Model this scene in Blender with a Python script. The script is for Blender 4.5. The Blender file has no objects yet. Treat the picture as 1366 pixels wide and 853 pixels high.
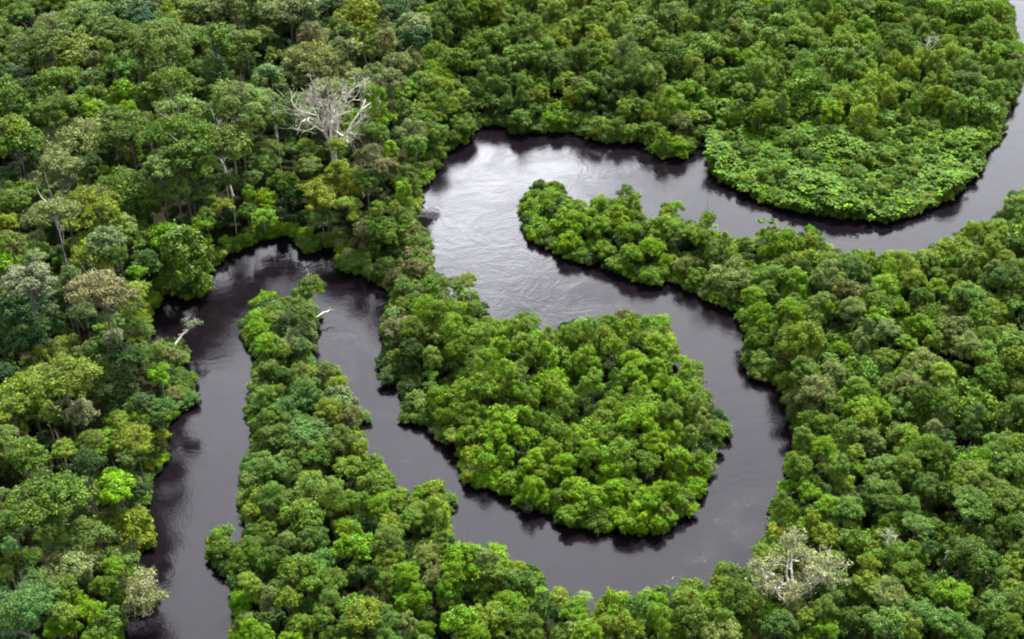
import bpy, math, random
import numpy as np

random.seed(7)
rng = np.random.default_rng(7)
C = bpy.context.scene.collection
R = math.radians

# ------------------------------------------------------------------ camera
W0, H0 = 1366.0, 853.0
CAM_H, PITCH, HFOV = 190.0, R(35.0), R(40.0)
F = W0 / 2 / math.tan(HFOV / 2)
SP, CP = math.sin(PITCH), math.cos(PITCH)


def ground(px, py, z=0.0):
    """photo pixel -> world xy on the horizontal plane at height z"""
    u = (np.asarray(px, float) - W0 / 2) / F
    v = (H0 / 2 - np.asarray(py, float)) / F
    dy, dz = CP + v * SP, -SP + v * CP
    t = (z - CAM_H) / dz
    return u * t, dy * t, t


def pix(x, y, z):
    x, y, z = np.asarray(x, float), np.asarray(y, float), np.asarray(z, float)
    dep = y * CP - (z - CAM_H) * SP
    up = y * SP + (z - CAM_H) * CP
    dep = np.where(dep < 1, 1, dep)
    return W0 / 2 + F * x / dep, H0 / 2 - F * up / dep, dep


cam_d = bpy.data.cameras.new("camera")
cam = bpy.data.objects.new("camera", cam_d)
C.objects.link(cam)
cam.location = (0, 0, CAM_H)
cam.rotation_euler = (R(90) - PITCH, 0, 0)
cam_d.sensor_fit = 'HORIZONTAL'
cam_d.angle = HFOV
cam_d.clip_end = 20000
bpy.context.scene.camera = cam

# ------------------------------------------------------------------ the river's outline (photo pixels, two banks)
BANK_A = [(1339, 0), (1348, 15), (1353, 38), (1358, 65), (1366, 75), (1368, 88), (1366, 100), (1360, 118), (1353, 140), (1340, 150), (1338, 171), (1335, 186), (1318, 201), (1311, 214), (1310, 229), (1290, 242), (1280, 259), (1257, 272), (1220, 287), (1180, 298), (1164, 296), (1124, 293), (1084, 289), (1044, 280), (1024, 273), (1000, 264), (970, 249), (950, 234), (946, 221), (947, 201), (946, 187), (935, 187), (925, 201), (917, 208), (905, 211), (885, 213), (870, 201), (850, 188), (834, 194), (824, 192), (804, 191), (784, 188), (767, 178), (734, 179), (709, 179), (684, 181), (676, 173), (656, 168), (638, 171), (630, 183), (608, 196), (593, 208), (583, 224), (575, 239), (568, 247), (560, 251), (563, 267), (558, 284), (555, 292), (560, 304), (574, 314), (573, 339), (572, 354), (573, 371), (588, 371), (592, 384), (604, 392), (631, 396), (631, 402), (646, 405), (648, 415), (666, 427), (684, 424), (709, 425), (714, 438), (742, 440), (749, 431), (759, 425), (792, 425), (814, 422), (852, 412), (870, 422), (890, 431), (892, 446), (902, 464), (917, 481), (932, 496), (935, 521), (950, 549), (970, 567), (967, 584), (955, 602), (949, 599), (947, 627), (945, 644), (940, 659), (922, 667), (921, 687), (897, 692), (892, 712), (875, 712), (845, 711), (804, 709), (774, 705), (747, 700), (739, 689), (707, 685), (692, 674), (684, 666), (661, 657), (638, 652), (626, 650), (616, 639), (613, 614), (605, 602), (590, 592), (575, 572), (540, 563), (535, 549), (535, 531), (531, 526), (533, 511), (518, 514), (513, 499), (508, 489), (515, 476), (518, 464), (513, 451), (515, 439), (515, 426), (518, 420), (521, 395), (515, 382), (495, 375), (483, 367), (457, 365), (452, 352), (452, 334), (445, 331), (407, 339), (400, 334), (392, 317), (370, 319), (347, 319), (342, 327), (306, 342), (289, 357), (279, 365), (277, 385), (261, 400), (251, 392), (241, 395), (221, 395), (208, 412), (198, 422), (198, 436), (201, 454), (211, 458), (221, 452), (236, 456), (251, 462), (250, 484), (258, 509), (258, 539), (236, 556), (223, 572), (221, 589), (228, 612), (216, 627), (201, 640), (203, 654), (196, 672), (191, 694), (206, 712), (206, 729), (183, 739), (193, 759), (193, 790), (204, 805), (191, 817), (173, 812), (166, 827), (161, 850), (159, 853), (150, 900), (135, 1000)]
BANK_B = [(290, 1000), (305, 900), (311, 853), (309, 837), (316, 825), (313, 812), (316, 805), (319, 772), (306, 774), (299, 762), (279, 747), (279, 729), (301, 717), (324, 712), (331, 702), (324, 687), (321, 664), (322, 639), (324, 627), (342, 602), (336, 577), (329, 546), (342, 509), (342, 490), (350, 481), (342, 479), (326, 459), (326, 439), (327, 434), (344, 404), (394, 396), (412, 396), (417, 407), (421, 417), (424, 424), (429, 441), (417, 451), (416, 479), (420, 482), (450, 484), (456, 496), (470, 524), (457, 536), (483, 544), (493, 561), (485, 579), (503, 607), (523, 637), (525, 647), (535, 654), (545, 647), (558, 644), (580, 649), (593, 659), (603, 684), (593, 699), (598, 719), (618, 728), (636, 727), (643, 716), (653, 719), (668, 726), (678, 737), (686, 742), (699, 749), (717, 764), (724, 782), (767, 795), (807, 800), (822, 787), (840, 792), (857, 787), (870, 776), (900, 783), (920, 783), (935, 787), (940, 797), (949, 792), (952, 769), (980, 762), (1005, 747), (1018, 739), (1013, 719), (1026, 712), (1029, 717), (1031, 702), (1026, 684), (1028, 674), (1044, 644), (1048, 634), (1043, 619), (1057, 607), (1059, 577), (1057, 566), (1047, 539), (1044, 521), (1034, 511), (1026, 511), (1008, 509), (995, 494), (995, 471), (1000, 451), (995, 434), (990, 426), (978, 415), (950, 405), (935, 395), (917, 387), (892, 375), (875, 385), (845, 377), (820, 365), (794, 354), (767, 352), (744, 342), (722, 327), (709, 322), (702, 309), (694, 284), (699, 269), (709, 254), (729, 248), (749, 252), (757, 262), (777, 269), (784, 267), (817, 262), (842, 259), (852, 264), (855, 287), (865, 294), (882, 297), (885, 277), (900, 282), (912, 287), (922, 297), (929, 302), (937, 292), (952, 302), (965, 312), (983, 317), (1008, 314), (1018, 304), (1024, 299), (1047, 307), (1064, 312), (1089, 312), (1099, 327), (1109, 337), (1117, 334), (1129, 328), (1139, 334), (1165, 334), (1180, 338), (1200, 334), (1237, 329), (1255, 324), (1262, 314), (1285, 307), (1293, 297), (1323, 294), (1328, 282), (1343, 274), (1344, 264), (1360, 255), (1366, 253), (1410, 240), (1450, 200), (1470, 120), (1460, 30), (1430, -60), (1410, -120), (1345, -120), (1335, -60)]
POLY = np.array(BANK_A + BANK_B, float)
MX, MY = 300, 160          # margins of the mask round the photo frame


def raster(poly):
    h, w = int(H0) + 2 * MY + 1, int(W0) + 2 * MX + 1
    m = np.zeros((h, w), bool)
    x0, y0 = poly[:, 0] + MX, poly[:, 1] + MY
    x1, y1 = np.roll(x0, -1), np.roll(y0, -1)
    for j in range(h):
        yy = j + 0.01
        k = (y0 <= yy) != (y1 <= yy)
        xs = np.sort(x0[k] + (yy - y0[k]) * (x1[k] - x0[k]) / (y1[k] - y0[k]))
        for a, b in zip(xs[::2], xs[1::2]):
            m[j, max(0, int(math.ceil(a))):max(0, int(b) + 1)] = True
    return m


MASK = raster(POLY)


def in_water(px, py):
    i = np.clip(np.round(np.asarray(py) + MY).astype(int), 0, MASK.shape[0] - 1)
    j = np.clip(np.round(np.asarray(px) + MX).astype(int), 0, MASK.shape[1] - 1)
    return MASK[i, j]


def is_land(x, y):
    """ground point: dry land unless it lies in the water seen, or in the strip the near bank's bushes hide"""
    px, py, d = pix(x, y, 0.0)
    hid = 2.6 * CP * F / d
    w = in_water(px, py) | in_water(px, py - hid) | in_water(px, py - hid * 0.5)
    return ~w | (np.asarray(y) < 40)


def link(o):
    C.objects.link(o)
    return o


def mesh_obj(name, me, parent=None):
    o = link(bpy.data.objects.new(name, me))
    if parent:
        o.parent = parent
    return o


# ------------------------------------------------------------------ materials
def nt(name):
    m = bpy.data.materials.new(name)
    m.use_nodes = True
    t = m.node_tree
    t.nodes.clear()
    return m, t.nodes, t.links


def leaf_material(name, transl=0.3, rough=0.6, spec=0.16):
    m, N, L = nt(name)
    out = N.new('ShaderNodeOutputMaterial')
    tint = N.new('ShaderNodeAttribute'); tint.attribute_type = 'INSTANCER'; tint.attribute_name = 'tint'
    tone = N.new('ShaderNodeAttribute'); tone.attribute_type = 'GEOMETRY'; tone.attribute_name = 'tone'
    sep = N.new('ShaderNodeSeparateXYZ'); L.new(tone.outputs['Vector'], sep.inputs[0])
    mr = N.new('ShaderNodeMapRange'); mr.inputs['To Min'].default_value = 0.55; mr.inputs['To Max'].default_value = 1.5
    L.new(sep.outputs['X'], mr.inputs['Value'])
    hs = N.new('ShaderNodeHueSaturation'); hs.inputs['Saturation'].default_value = 1.06
    mh = N.new('ShaderNodeMapRange'); mh.inputs['To Min'].default_value = 0.476; mh.inputs['To Max'].default_value = 0.511
    L.new(sep.outputs['Y'], mh.inputs['Value']); L.new(mh.outputs[0], hs.inputs['Hue'])
    L.new(mr.outputs[0], hs.inputs['Value'])
    L.new(tint.outputs['Color'], hs.inputs['Color'])
    p = N.new('ShaderNodeBsdfPrincipled')
    p.inputs['Roughness'].default_value = rough
    p.inputs['Specular IOR Level'].default_value = spec
    L.new(hs.outputs[0], p.inputs['Base Color'])
    tr = N.new('ShaderNodeBsdfTranslucent')
    h2 = N.new('ShaderNodeHueSaturation'); h2.inputs['Hue'].default_value = 0.485; h2.inputs['Saturation'].default_value = 1.1; h2.inputs['Value'].default_value = 1.25
    L.new(hs.outputs[0], h2.inputs['Color']); L.new(h2.outputs[0], tr.inputs['Color'])
    mx = N.new('ShaderNodeMixShader'); mx.inputs[0].default_value = transl
    L.new(p.outputs[0], mx.inputs[1]); L.new(tr.outputs[0], mx.inputs[2]); L.new(mx.outputs[0], out.inputs['Surface'])
    return m


def bark_material(name, a, b, scale=1.5):
    m, N, L = nt(name)
    out = N.new('ShaderNodeOutputMaterial')
    p = N.new('ShaderNodeBsdfPrincipled'); p.inputs['Roughness'].default_value = 0.8
    tc = N.new('ShaderNodeTexCoord')
    n = N.new('ShaderNodeTexNoise'); n.inputs['Scale'].default_value = scale; n.inputs['Detail'].default_value = 6
    L.new(tc.outputs['Object'], n.inputs['Vector'])
    r = N.new('ShaderNodeValToRGB'); r.color_ramp.elements[0].position = 0.35; r.color_ramp.elements[1].position = 0.65
    r.color_ramp.elements[0].color = (*a, 1); r.color_ramp.elements[1].color = (*b, 1)
    L.new(n.outputs['Fac'], r.inputs[0]); L.new(r.outputs[0], p.inputs['Base Color']); L.new(p.outputs[0], out.inputs['Surface'])
    return m


M_LEAF = leaf_material('foliage')
M_BARK = bark_material('grey_bark', (0.035, 0.030, 0.025), (0.105, 0.095, 0.08))
M_PALE = bark_material('pale_bark', (0.30, 0.28, 0.24), (0.60, 0.57, 0.52))
M_TWIG = bark_material('grey_twigs', (0.26, 0.255, 0.21), (0.46, 0.45, 0.38))

m, N, L = nt('forest_floor')
out = N.new('ShaderNodeOutputMaterial'); p = N.new('ShaderNodeBsdfPrincipled'); p.inputs['Roughness'].default_value = 1.0; p.inputs['Specular IOR Level'].default_value = 0.0
geo = N.new('ShaderNodeNewGeometry')
n1 = N.new('ShaderNodeTexNoise'); n1.inputs['Scale'].default_value = 0.35; n1.inputs['Detail'].default_value = 8
L.new(geo.outputs['Position'], n1.inputs['Vector'])
r = N.new('ShaderNodeValToRGB')
r.color_ramp.elements[0].position = 0.35; r.color_ramp.elements[0].color = (0.012, 0.010, 0.006, 1)
r.color_ramp.elements[1].position = 0.7; r.color_ramp.elements[1].color = (0.016, 0.022, 0.008, 1)
L.new(n1.outputs['Fac'], r.inputs[0]); L.new(r.outputs[0], p.inputs['Base Color']); L.new(p.outputs[0], out.inputs['Surface'])
M_SOIL = m

m, N, L = nt('black_water')
out = N.new('ShaderNodeOutputMaterial'); p = N.new('ShaderNodeBsdfPrincipled')
p.inputs['Base Color'].default_value = (0.0037, 0.0026, 0.0040, 1)
p.inputs['IOR'].default_value = 1.333
geo = N.new('ShaderNodeNewGeometry')
# slow warps bend the ripples into eddies
wn = N.new('ShaderNodeTexNoise'); wn.inputs['Scale'].default_value = 0.05; wn.inputs['Detail'].default_value = 2
L.new(geo.outputs['Position'], wn.inputs['Vector'])
vs = N.new('ShaderNodeVectorMath'); vs.operation = 'MULTIPLY_ADD'; vs.inputs[1].default_value = (24, 24, 0)
L.new(wn.outputs['Color'], vs.inputs[0]); L.new(geo.outputs['Position'], vs.inputs[2])
b1 = N.new('ShaderNodeTexNoise'); b1.inputs['Scale'].default_value = 0.22; b1.inputs['Detail'].default_value = 5; b1.inputs['Roughness'].default_value = 0.62
L.new(vs.outputs[0], b1.inputs['Vector'])
b2 = N.new('ShaderNodeTexNoise'); b2.inputs['Scale'].default_value = 2.2; b2.inputs['Detail'].default_value = 3
L.new(geo.outputs['Position'], b2.inputs['Vector'])
big = N.new('ShaderNodeTexNoise'); big.inputs['Scale'].default_value = 0.06; big.inputs['Detail'].default_value = 4
L.new(vs.outputs[0], big.inputs['Vector'])
calm = N.new('ShaderNodeMapRange'); calm.inputs['From Min'].default_value = 0.38; calm.inputs['From Max'].default_value = 0.66
calm.inputs['To Min'].default_value = 0.15; calm.inputs['To Max'].default_value = 1.0
L.new(big.outputs['Fac'], calm.inputs['Value'])
m2 = N.new('ShaderNodeMath'); m2.operation = 'MULTIPLY'; L.new(b2.outputs['Fac'], m2.inputs[0]); L.new(calm.outputs[0], m2.inputs[1])
bp1 = N.new('ShaderNodeBump'); bp1.inputs['Strength'].default_value = 1.0; bp1.inputs['Distance'].default_value = 0.075
L.new(b1.outputs['Fac'], bp1.inputs['Height'])
bp2 = N.new('ShaderNodeBump'); bp2.inputs['Strength'].default_value = 1.0; bp2.inputs['Distance'].default_value = 0.042
L.new(m2.outputs[0], bp2.inputs['Height']); L.new(bp1.outputs[0], bp2.inputs['Normal'])
# wind and current streaks: patches of steeper ripples that pick up more of the sky
st = N.new('ShaderNodeMapping'); st.inputs['Scale'].default_value = (0.10, 0.42, 1); st.inputs['Rotation'].default_value = (0, 0, 0.7)
L.new(vs.outputs[0], st.inputs['Vector'])
sn = N.new('ShaderNodeTexNoise'); sn.inputs['Scale'].default_value = 1.0; sn.inputs['Detail'].default_value = 6; sn.inputs['Roughness'].default_value = 0.7
L.new(st.outputs[0], sn.inputs['Vector'])
sr = N.new('ShaderNodeMapRange'); sr.inputs['From Min'].default_value = 0.54; sr.inputs['From Max'].default_value = 0.80
L.new(sn.outputs['Fac'], sr.inputs['Value'])
fine = N.new('ShaderNodeTexNoise'); fine.inputs['Scale'].default_value = 3.5; fine.inputs['Detail'].default_value = 4
L.new(geo.outputs['Position'], fine.inputs['Vector'])
m3 = N.new('ShaderNodeMath'); m3.operation = 'MULTIPLY'; L.new(fine.outputs['Fac'], m3.inputs[0]); L.new(sr.outputs[0], m3.inputs[1])
bp3 = N.new('ShaderNodeBump'); bp3.inputs['Strength'].default_value = 1.0; bp3.inputs['Distance'].default_value = 0.022
L.new(m3.outputs[0], bp3.inputs['Height']); L.new(bp2.outputs[0], bp3.inputs['Normal'])
L.new(bp3.outputs[0], p.inputs['Normal'])
rr = N.new('ShaderNodeMapRange'); rr.inputs['To Min'].default_value = 0.03; rr.inputs['To Max'].default_value = 0.13
L.new(calm.outputs[0], rr.inputs['Value']); L.new(rr.outputs[0], p.inputs['Roughness'])
L.new(p.outputs[0], out.inputs['Surface'])
M_WATER = m

# ------------------------------------------------------------------ ground and water
def axis(lo, hi, step, far, n=14):
    core = np.arange(lo, hi + step / 2, step)
    g = np.geomspace(step * 2, far, n)
    return np.concatenate([(lo - g)[::-1], core, hi + g])


GX, GY = axis(-290, 290, 2.0, 4000), axis(70, 720, 2.0, 6000)
XX, YY = np.meshgrid(GX, GY)
land = is_land(XX, YY).astype(float)
land[(YY > 860) | (np.abs(XX) > 420)] = 1.0


def blur(a, k):
    for ax in (0, 1):
        p_ = np.pad(a, [(k, k) if i == ax else (0, 0) for i in (0, 1)], mode='edge')
        a = sum(np.take(p_, range(i, i + a.shape[ax]), axis=ax) for i in range(2 * k + 1)) / (2 * k + 1)
    return a


soft = blur(land, 1)
NEAR = blur(land, 4)                       # about 1 far from the water, lower close to it
inland = blur(land, 6)
ZZ = np.where(soft > 0.85, 0.10 + np.clip(inland - 0.6, 0, 1) * 2.0, -1.2)
ZZ += (rng.random(ZZ.shape) - 0.5) * 0.15 * (soft > 0.85)


def near_value(x, y):
    j = np.clip(np.searchsorted(GX, x), 0, len(GX) - 1)
    i = np.clip(np.searchsorted(GY, y), 0, len(GY) - 1)
    return NEAR[i, j]


def ground_z(x, y):
    j = np.clip(np.searchsorted(GX, x), 0, len(GX) - 1)
    i = np.clip(np.searchsorted(GY, y), 0, len(GY) - 1)
    return np.maximum(ZZ[i, j], 0.0)


def grid_mesh(name, X, Y, Z):
    h, w = X.shape
    v = np.stack([X, Y, Z], -1).reshape(-1, 3)
    idx = np.arange(h * w).reshape(h, w)
    f = np.stack([idx[:-1, :-1], idx[:-1, 1:], idx[1:, 1:], idx[1:, :-1]], -1).reshape(-1, 4)
    return quads(name, v, f)


def quads(name, v, f, mats=(), mat_idx=None, tone=None, smooth=False):
    me = bpy.data.meshes.new(name)
    me.vertices.add(len(v)); me.vertices.foreach_set('co', np.ascontiguousarray(v, np.float32).ravel())
    me.loops.add(f.size); me.loops.foreach_set('vertex_index', np.ascontiguousarray(f, np.int32).ravel())
    n = len(f); k = f.shape[1]
    me.polygons.add(n)
    me.polygons.foreach_set('loop_start', np.arange(0, n * k, k, dtype=np.int32))
    if smooth:
        me.polygons.foreach_set('use_smooth', np.ones(n, bool))
    for mm in mats:
        me.materials.append(mm)
    if mat_idx is not None:
        me.polygons.foreach_set('material_index', mat_idx.astype(np.int32))
    if tone is not None:
        a = me.attributes.new('tone', 'FLOAT_VECTOR', 'FACE')
        a.data.foreach_set('vector', np.ascontiguousarray(tone, np.float32).ravel())
    me.update(calc_edges=True)
    me.validate()
    return me


g = mesh_obj('ground', grid_mesh('ground', XX, YY, ZZ)); g.data.materials.append(M_SOIL)
g['kind'] = 'structure'; g['label'] = 'dark leaf-littered forest floor between the trees'
wv = np.array([(-700, 20, 0), (700, 20, 0), (700, 1000, 0), (-700, 1000, 0)], float)
wo = mesh_obj('river', quads('river', wv, np.array([[0, 1, 2, 3]]), (M_WATER,)))
wo['kind'] = 'structure'; wo['label'] = 'dark meandering blackwater river reflecting grey sky'

# ------------------------------------------------------------------ leaves, clumps, crowns
def unit(a):
    return a / np.maximum(np.linalg.norm(a, axis=-1, keepdims=True), 1e-9)


def leaf_quads(c, n, size, aspect=0.55):
    """diamond leaves at points c facing n"""
    r_ = unit(rng.normal(size=c.shape))
    t = unit(np.cross(n, r_))
    b = np.cross(n, t)
    s = size[:, None]
    v = np.stack([c - t * s, c - b * s * aspect + n * s * 0.12, c + t * s, c + b * s * aspect + n * s * 0.12], 1)
    return v.reshape(-1, 3), np.arange(len(c) * 4).reshape(-1, 4)


def clump_leaves(cc, cr, per, leaf, squash=0.8, up=0.35, wild=0.5, core=0.0):
    """leaves on the skins of many small clumps: cc centres (k,3), cr radii (k,)"""
    k = len(cc)
    d = unit(rng.normal(size=(k, per, 3)))
    d[..., 2] = np.where(d[..., 2] < -0.35, -d[..., 2], d[..., 2])
    rad = cr[:, None] * (0.72 + 0.36 * rng.random((k, per)))
    rad = rad * np.where(rng.random((k, per)) < 0.10, rng.uniform(1.1, 1.55, (k, per)), 1.0)     # stray sprigs
    # each clump gets its own lumps
    ph = rng.random((k, 1, 3)) * 6.28
    lump = 1 + 0.22 * np.sin(d[..., 0] * 5 + ph[..., 0]) * np.sin(d[..., 1] * 5 + ph[..., 1]) + 0.12 * np.sin(d[..., 2] * 7 + ph[..., 2])
    p_ = cc[:, None] + d * (rad * lump)[..., None] * np.array([1, 1, squash])
    nn = unit(d + np.array([0, 0, up]) + rng.normal(size=d.shape) * wild)
    s = leaf * (0.6 + 0.8 * rng.random((k, per)))
    ct = rng.random((k, 1)); ch = rng.random((k, 1))
    tone = np.stack([np.clip(0.5 + (ct - 0.5) * 0.65 + (rng.random((k, per)) - 0.5) * 0.75, 0, 1),
                     np.clip(0.5 + (ch - 0.5) * 0.8 + (rng.random((k, per)) - 0.5) * 0.6, 0, 1),
                     np.zeros((k, per))], -1)
    v, f = leaf_quads(p_.reshape(-1, 3), nn.reshape(-1, 3), s.reshape(-1))
    return v, f, tone.reshape(-1, 3)


def tube(pts, rad, sides=5):
    """one limb as a list of rings"""
    pts = np.asarray(pts, float); rad = np.asarray(rad, float)
    n = len(pts)
    d = unit(np.gradient(pts, axis=0))
    ref = np.where(np.abs(d[:, 2:3]) > 0.9, np.array([[1.0, 0, 0]]), np.array([[0, 0, 1.0]]))
    a = unit(np.cross(d, ref)); b = np.cross(d, a)
    th = np.arange(sides) * 2 * math.pi / sides
    v = pts[:, None] + rad[:, None, None] * (np.cos(th)[None, :, None] * a[:, None] + np.sin(th)[None, :, None] * b[:, None])
    idx = np.arange(n * sides).reshape(n, sides)
    nx = np.roll(idx, -1, 1)
    f = np.stack([idx[:-1], nx[:-1], nx[1:], idx[1:]], -1).reshape(-1, 4)
    return v.reshape(-1, 3), f


def join(parts):
    vs, fs, o = [], [], 0
    for v, f in parts:
        vs.append(v); fs.append(f + o); o += len(v)
    return np.concatenate(vs), np.concatenate(fs)


def clumps(kind):
    """clump centres and radii of one crown, unit horizontal radius"""
    cc, cr = [], []
    lean = rng.normal(size=2) * 0.10
    if kind in ('dome', 'mound'):
        # several billowing lobes of unlike size, each a head of small clumps
        nl = int(rng.integers(3, 11)); b = rng.uniform(0.6, 0.8) if kind == 'dome' else rng.uniform(0.75, 1.0)
        st = rng.uniform(0.72, 1.0); ang = rng.random() * 3.14; lobes = [(0.1 * rng.normal(), 0.1 * rng.normal(), b * 0.36, rng.uniform(0.42, 0.58))]
        ph0 = rng.random() * 6.28
        for i in range(nl):
            ph = ph0 + i * 6.283 / nl + rng.normal() * 0.3; q = rng.uniform(0.40, 0.70)
            u_, v_ = q * math.cos(ph), q * math.sin(ph) * st
            lobes.append((u_ * math.cos(ang) - v_ * math.sin(ang), u_ * math.sin(ang) + v_ * math.cos(ang), b * rng.uniform(-0.22, 0.38), rng.uniform(0.26, 0.46)))
        if kind == 'mound':
            for i in range(4):
                ph = rng.random() * 6.28; q = rng.uniform(0.55, 0.8)
                lobes.append((q * math.cos(ph), q * math.sin(ph), -b * rng.uniform(0.35, 0.75), rng.uniform(0.26, 0.38)))
        for (lx, ly, lz, lr) in lobes:
            m_ = int(7 + 14 * lr)
            for i in range(m_):
                th = math.acos(rng.uniform(-0.4, 1.0)); ph = i * 2.39996 + rng.normal() * 0.4
                q = lr * rng.uniform(0.62, 0.9)
                cc.append((lx + q * math.sin(th) * math.cos(ph), ly + q * math.sin(th) * math.sin(ph), lz + 0.9 * q * math.cos(th))); cr.append(lr * rng.uniform(0.28, 0.5))
    elif kind == 'spread':
        n = int(rng.integers(30, 40)); lob = rng.random(5) * 6.28
        for i in range(n):
            q = math.sqrt((i + 0.5) / n) * 0.86; ph = i * 2.39996 + rng.normal() * 0.25
            wob = 1 + 0.18 * math.sin(2 * ph + lob[0]) + 0.14 * math.sin(3 * ph + lob[1])
            z = 0.36 * (1 - q * q) + rng.normal() * 0.07
            cc.append((q * wob * math.cos(ph) + lean[0], q * wob * math.sin(ph) + lean[1], z)); cr.append(rng.uniform(0.15, 0.27))
        for i in range(7):
            ph = rng.random() * 6.28; q = rng.uniform(0.4, 0.85)
            cc.append((q * math.cos(ph), q * math.sin(ph), rng.uniform(-0.3, -0.05))); cr.append(rng.uniform(0.12, 0.2))
    elif kind == 'tower':
        n = int(rng.integers(34, 44)); lob = rng.random(5) * 6.28; tall = rng.uniform(1.1, 1.5)
        for i in range(n):
            z = rng.uniform(-1, 1); ph = i * 2.39996 + rng.normal() * 0.3
            q = (0.92 - 0.38 * max(z, 0) ** 2 + 0.12 * max(-z, 0)) * (1 + 0.16 * math.sin(3 * ph + lob[0]) + 0.1 * math.sin(2 * ph + lob[1]))
            q *= rng.uniform(0.62, 0.85)
            if z > 0.75:
                q *= rng.random() ** 0.5
            cc.append((q * math.cos(ph) + lean[0], q * math.sin(ph) + lean[1], z * tall)); cr.append(rng.uniform(0.18, 0.3))
    elif kind == 'narrow':
        n = int(rng.integers(22, 30)); tall = rng.uniform(0.95, 1.25)
        for i in range(n):
            z = rng.uniform(-0.7, 1.0); ph = i * 2.39996
            q = math.sqrt(max(0.02, 1 - ((z - 0.0) / 1.08) ** 2)) * rng.uniform(0.5, 0.8)
            cc.append((q * math.cos(ph) + lean[0], q * math.sin(ph) + lean[1], z * tall)); cr.append(rng.uniform(0.2, 0.32))
    elif kind == 'bush':
        n = int(rng.integers(16, 24))
        for i in range(n):
            th = math.acos(rng.uniform(0.0, 1.0)); ph = i * 2.39996 + rng.normal() * 0.4
            q = rng.uniform(0.5, 0.85)
            cc.append((q * math.sin(th) * math.cos(ph), q * math.sin(th) * math.sin(ph), 0.62 * q * math.cos(th) - 0.05)); cr.append(rng.uniform(0.2, 0.36))
    elif kind == 'airy':
        n = int(rng.integers(30, 38)); lob = rng.random(5) * 6.28
        for i in range(n):
            th = math.acos(rng.uniform(-0.15, 1.0)); ph = i * 2.39996 + rng.normal() * 0.4
            q = rng.uniform(0.5, 0.95) * (1 + 0.16 * math.sin(2 * ph + lob[0]) + 0.12 * math.sin(3 * ph + lob[1]))
            cc.append((q * math.sin(th) * math.cos(ph), q * math.sin(th) * math.sin(ph), 0.55 * q * math.cos(th))); cr.append(rng.uniform(0.13, 0.24))
    return np.array(cc), np.array(cr)


PER = {'mound': 105, 'dome': 110, 'spread': 190, 'tower': 200, 'narrow': 190, 'bush': 150, 'airy': 70}
LEAF = {'mound': 0.043, 'dome': 0.042, 'spread': 0.042, 'tower': 0.046, 'narrow': 0.05, 'bush': 0.072, 'airy': 0.045}
SQ = {'mound': 0.9, 'dome': 0.8, 'spread': 0.62, 'tower': 1.15, 'narrow': 0.95, 'bush': 0.8, 'airy': 0.7}


def limb_parts(cc, kind, base, rt, n_limbs=9, wig=0.05):
    """trunk from z=base to the crown with limbs to clump centres (crown units)"""
    top = 0.12 if kind != 'tower' else 0.5
    parts = []
    bend = rng.normal(size=2) * 0.10
    s = np.linspace(0, 1, 7)
    tp = np.stack([bend[0] * np.sin(s * 2.6), bend[1] * np.sin(s * 2.2 + 0.4), base + (top - base) * s], -1)
    tp[:, :2] -= tp[-1, :2] * s[:, None] ** 2
    parts.append(tube(tp, rt * (1 - 0.6 * s) * np.where(s < 0.05, 1.35, 1.0), 7))
    pick = rng.permutation(len(cc))[:n_limbs]
    for k in pick:
        e = cc[k] * 0.97
        st = rng.uniform(0.62, 0.97)
        p0 = np.array([np.interp(st, s, tp[:, i]) for i in range(3)])
        p0[2] = min(p0[2], e[2] + 0.1)
        q = np.linspace(0, 1, 5)[:, None]
        mid = p0 + (e - p0) * q
        mid[1:-1] += rng.normal(size=(3, 3)) * wig
        mid[1:-1, 2] -= 0.05
        parts.append(tube(mid, rt * 0.42 * np.linspace(1, 0.25, 5), 4))
    return join(parts)


PROTO = {}          # kind -> list of dicts(crown mesh, trunk meshes, joined mesh)
COUNT = {'mound': 12, 'dome': 12, 'spread': 8, 'tower': 7, 'narrow': 5, 'bush': 5, 'airy': 3}
for kind, n in COUNT.items():
    PROTO[kind] = []
    for i in range(n):
        cc, cr = clumps(kind)
        fl_ = rng.uniform(0.78, 1.45)        # fine- and coarse-leaved kinds
        v, f, tone = clump_leaves(cc, cr, int(PER[kind] * min(1.5, 1.15 / fl_ ** 1.3)), LEAF[kind] * fl_, SQ[kind] * rng.uniform(0.85, 1.2), rng.uniform(0.15, 0.6), rng.uniform(0.35, 0.85))
        crown = quads(kind + '_crown', v, f, (M_LEAF,), tone=tone)
        base = {'tower': -1.6, 'bush': -0.5}.get(kind, -1.0)
        rt = {'bush': 0.03, 'narrow': 0.06}.get(kind, 0.05)
        lv, lf = limb_parts(cc, kind, base, rt, 14 if kind in ('airy', 'spread') else 9)
        trunk = quads(kind + '_trunk', lv, lf, (M_BARK,), smooth=True)
        trunk_pale = quads(kind + '_pale_trunk', lv, lf, (M_PALE,), smooth=True)
        av = np.concatenate([v, lv]); af = np.concatenate([f, lf + len(v)])
        mi = np.concatenate([np.zeros(len(f)), np.ones(len(lf))])
        tn = np.concatenate([tone, np.full((len(lf), 3), 0.5)])
        whole = quads(kind + '_whole', av, af, (M_LEAF, M_BARK), mi, tn)
        PROTO[kind].append(dict(crown=crown, trunk=trunk, pale=trunk_pale, whole=whole))


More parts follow.
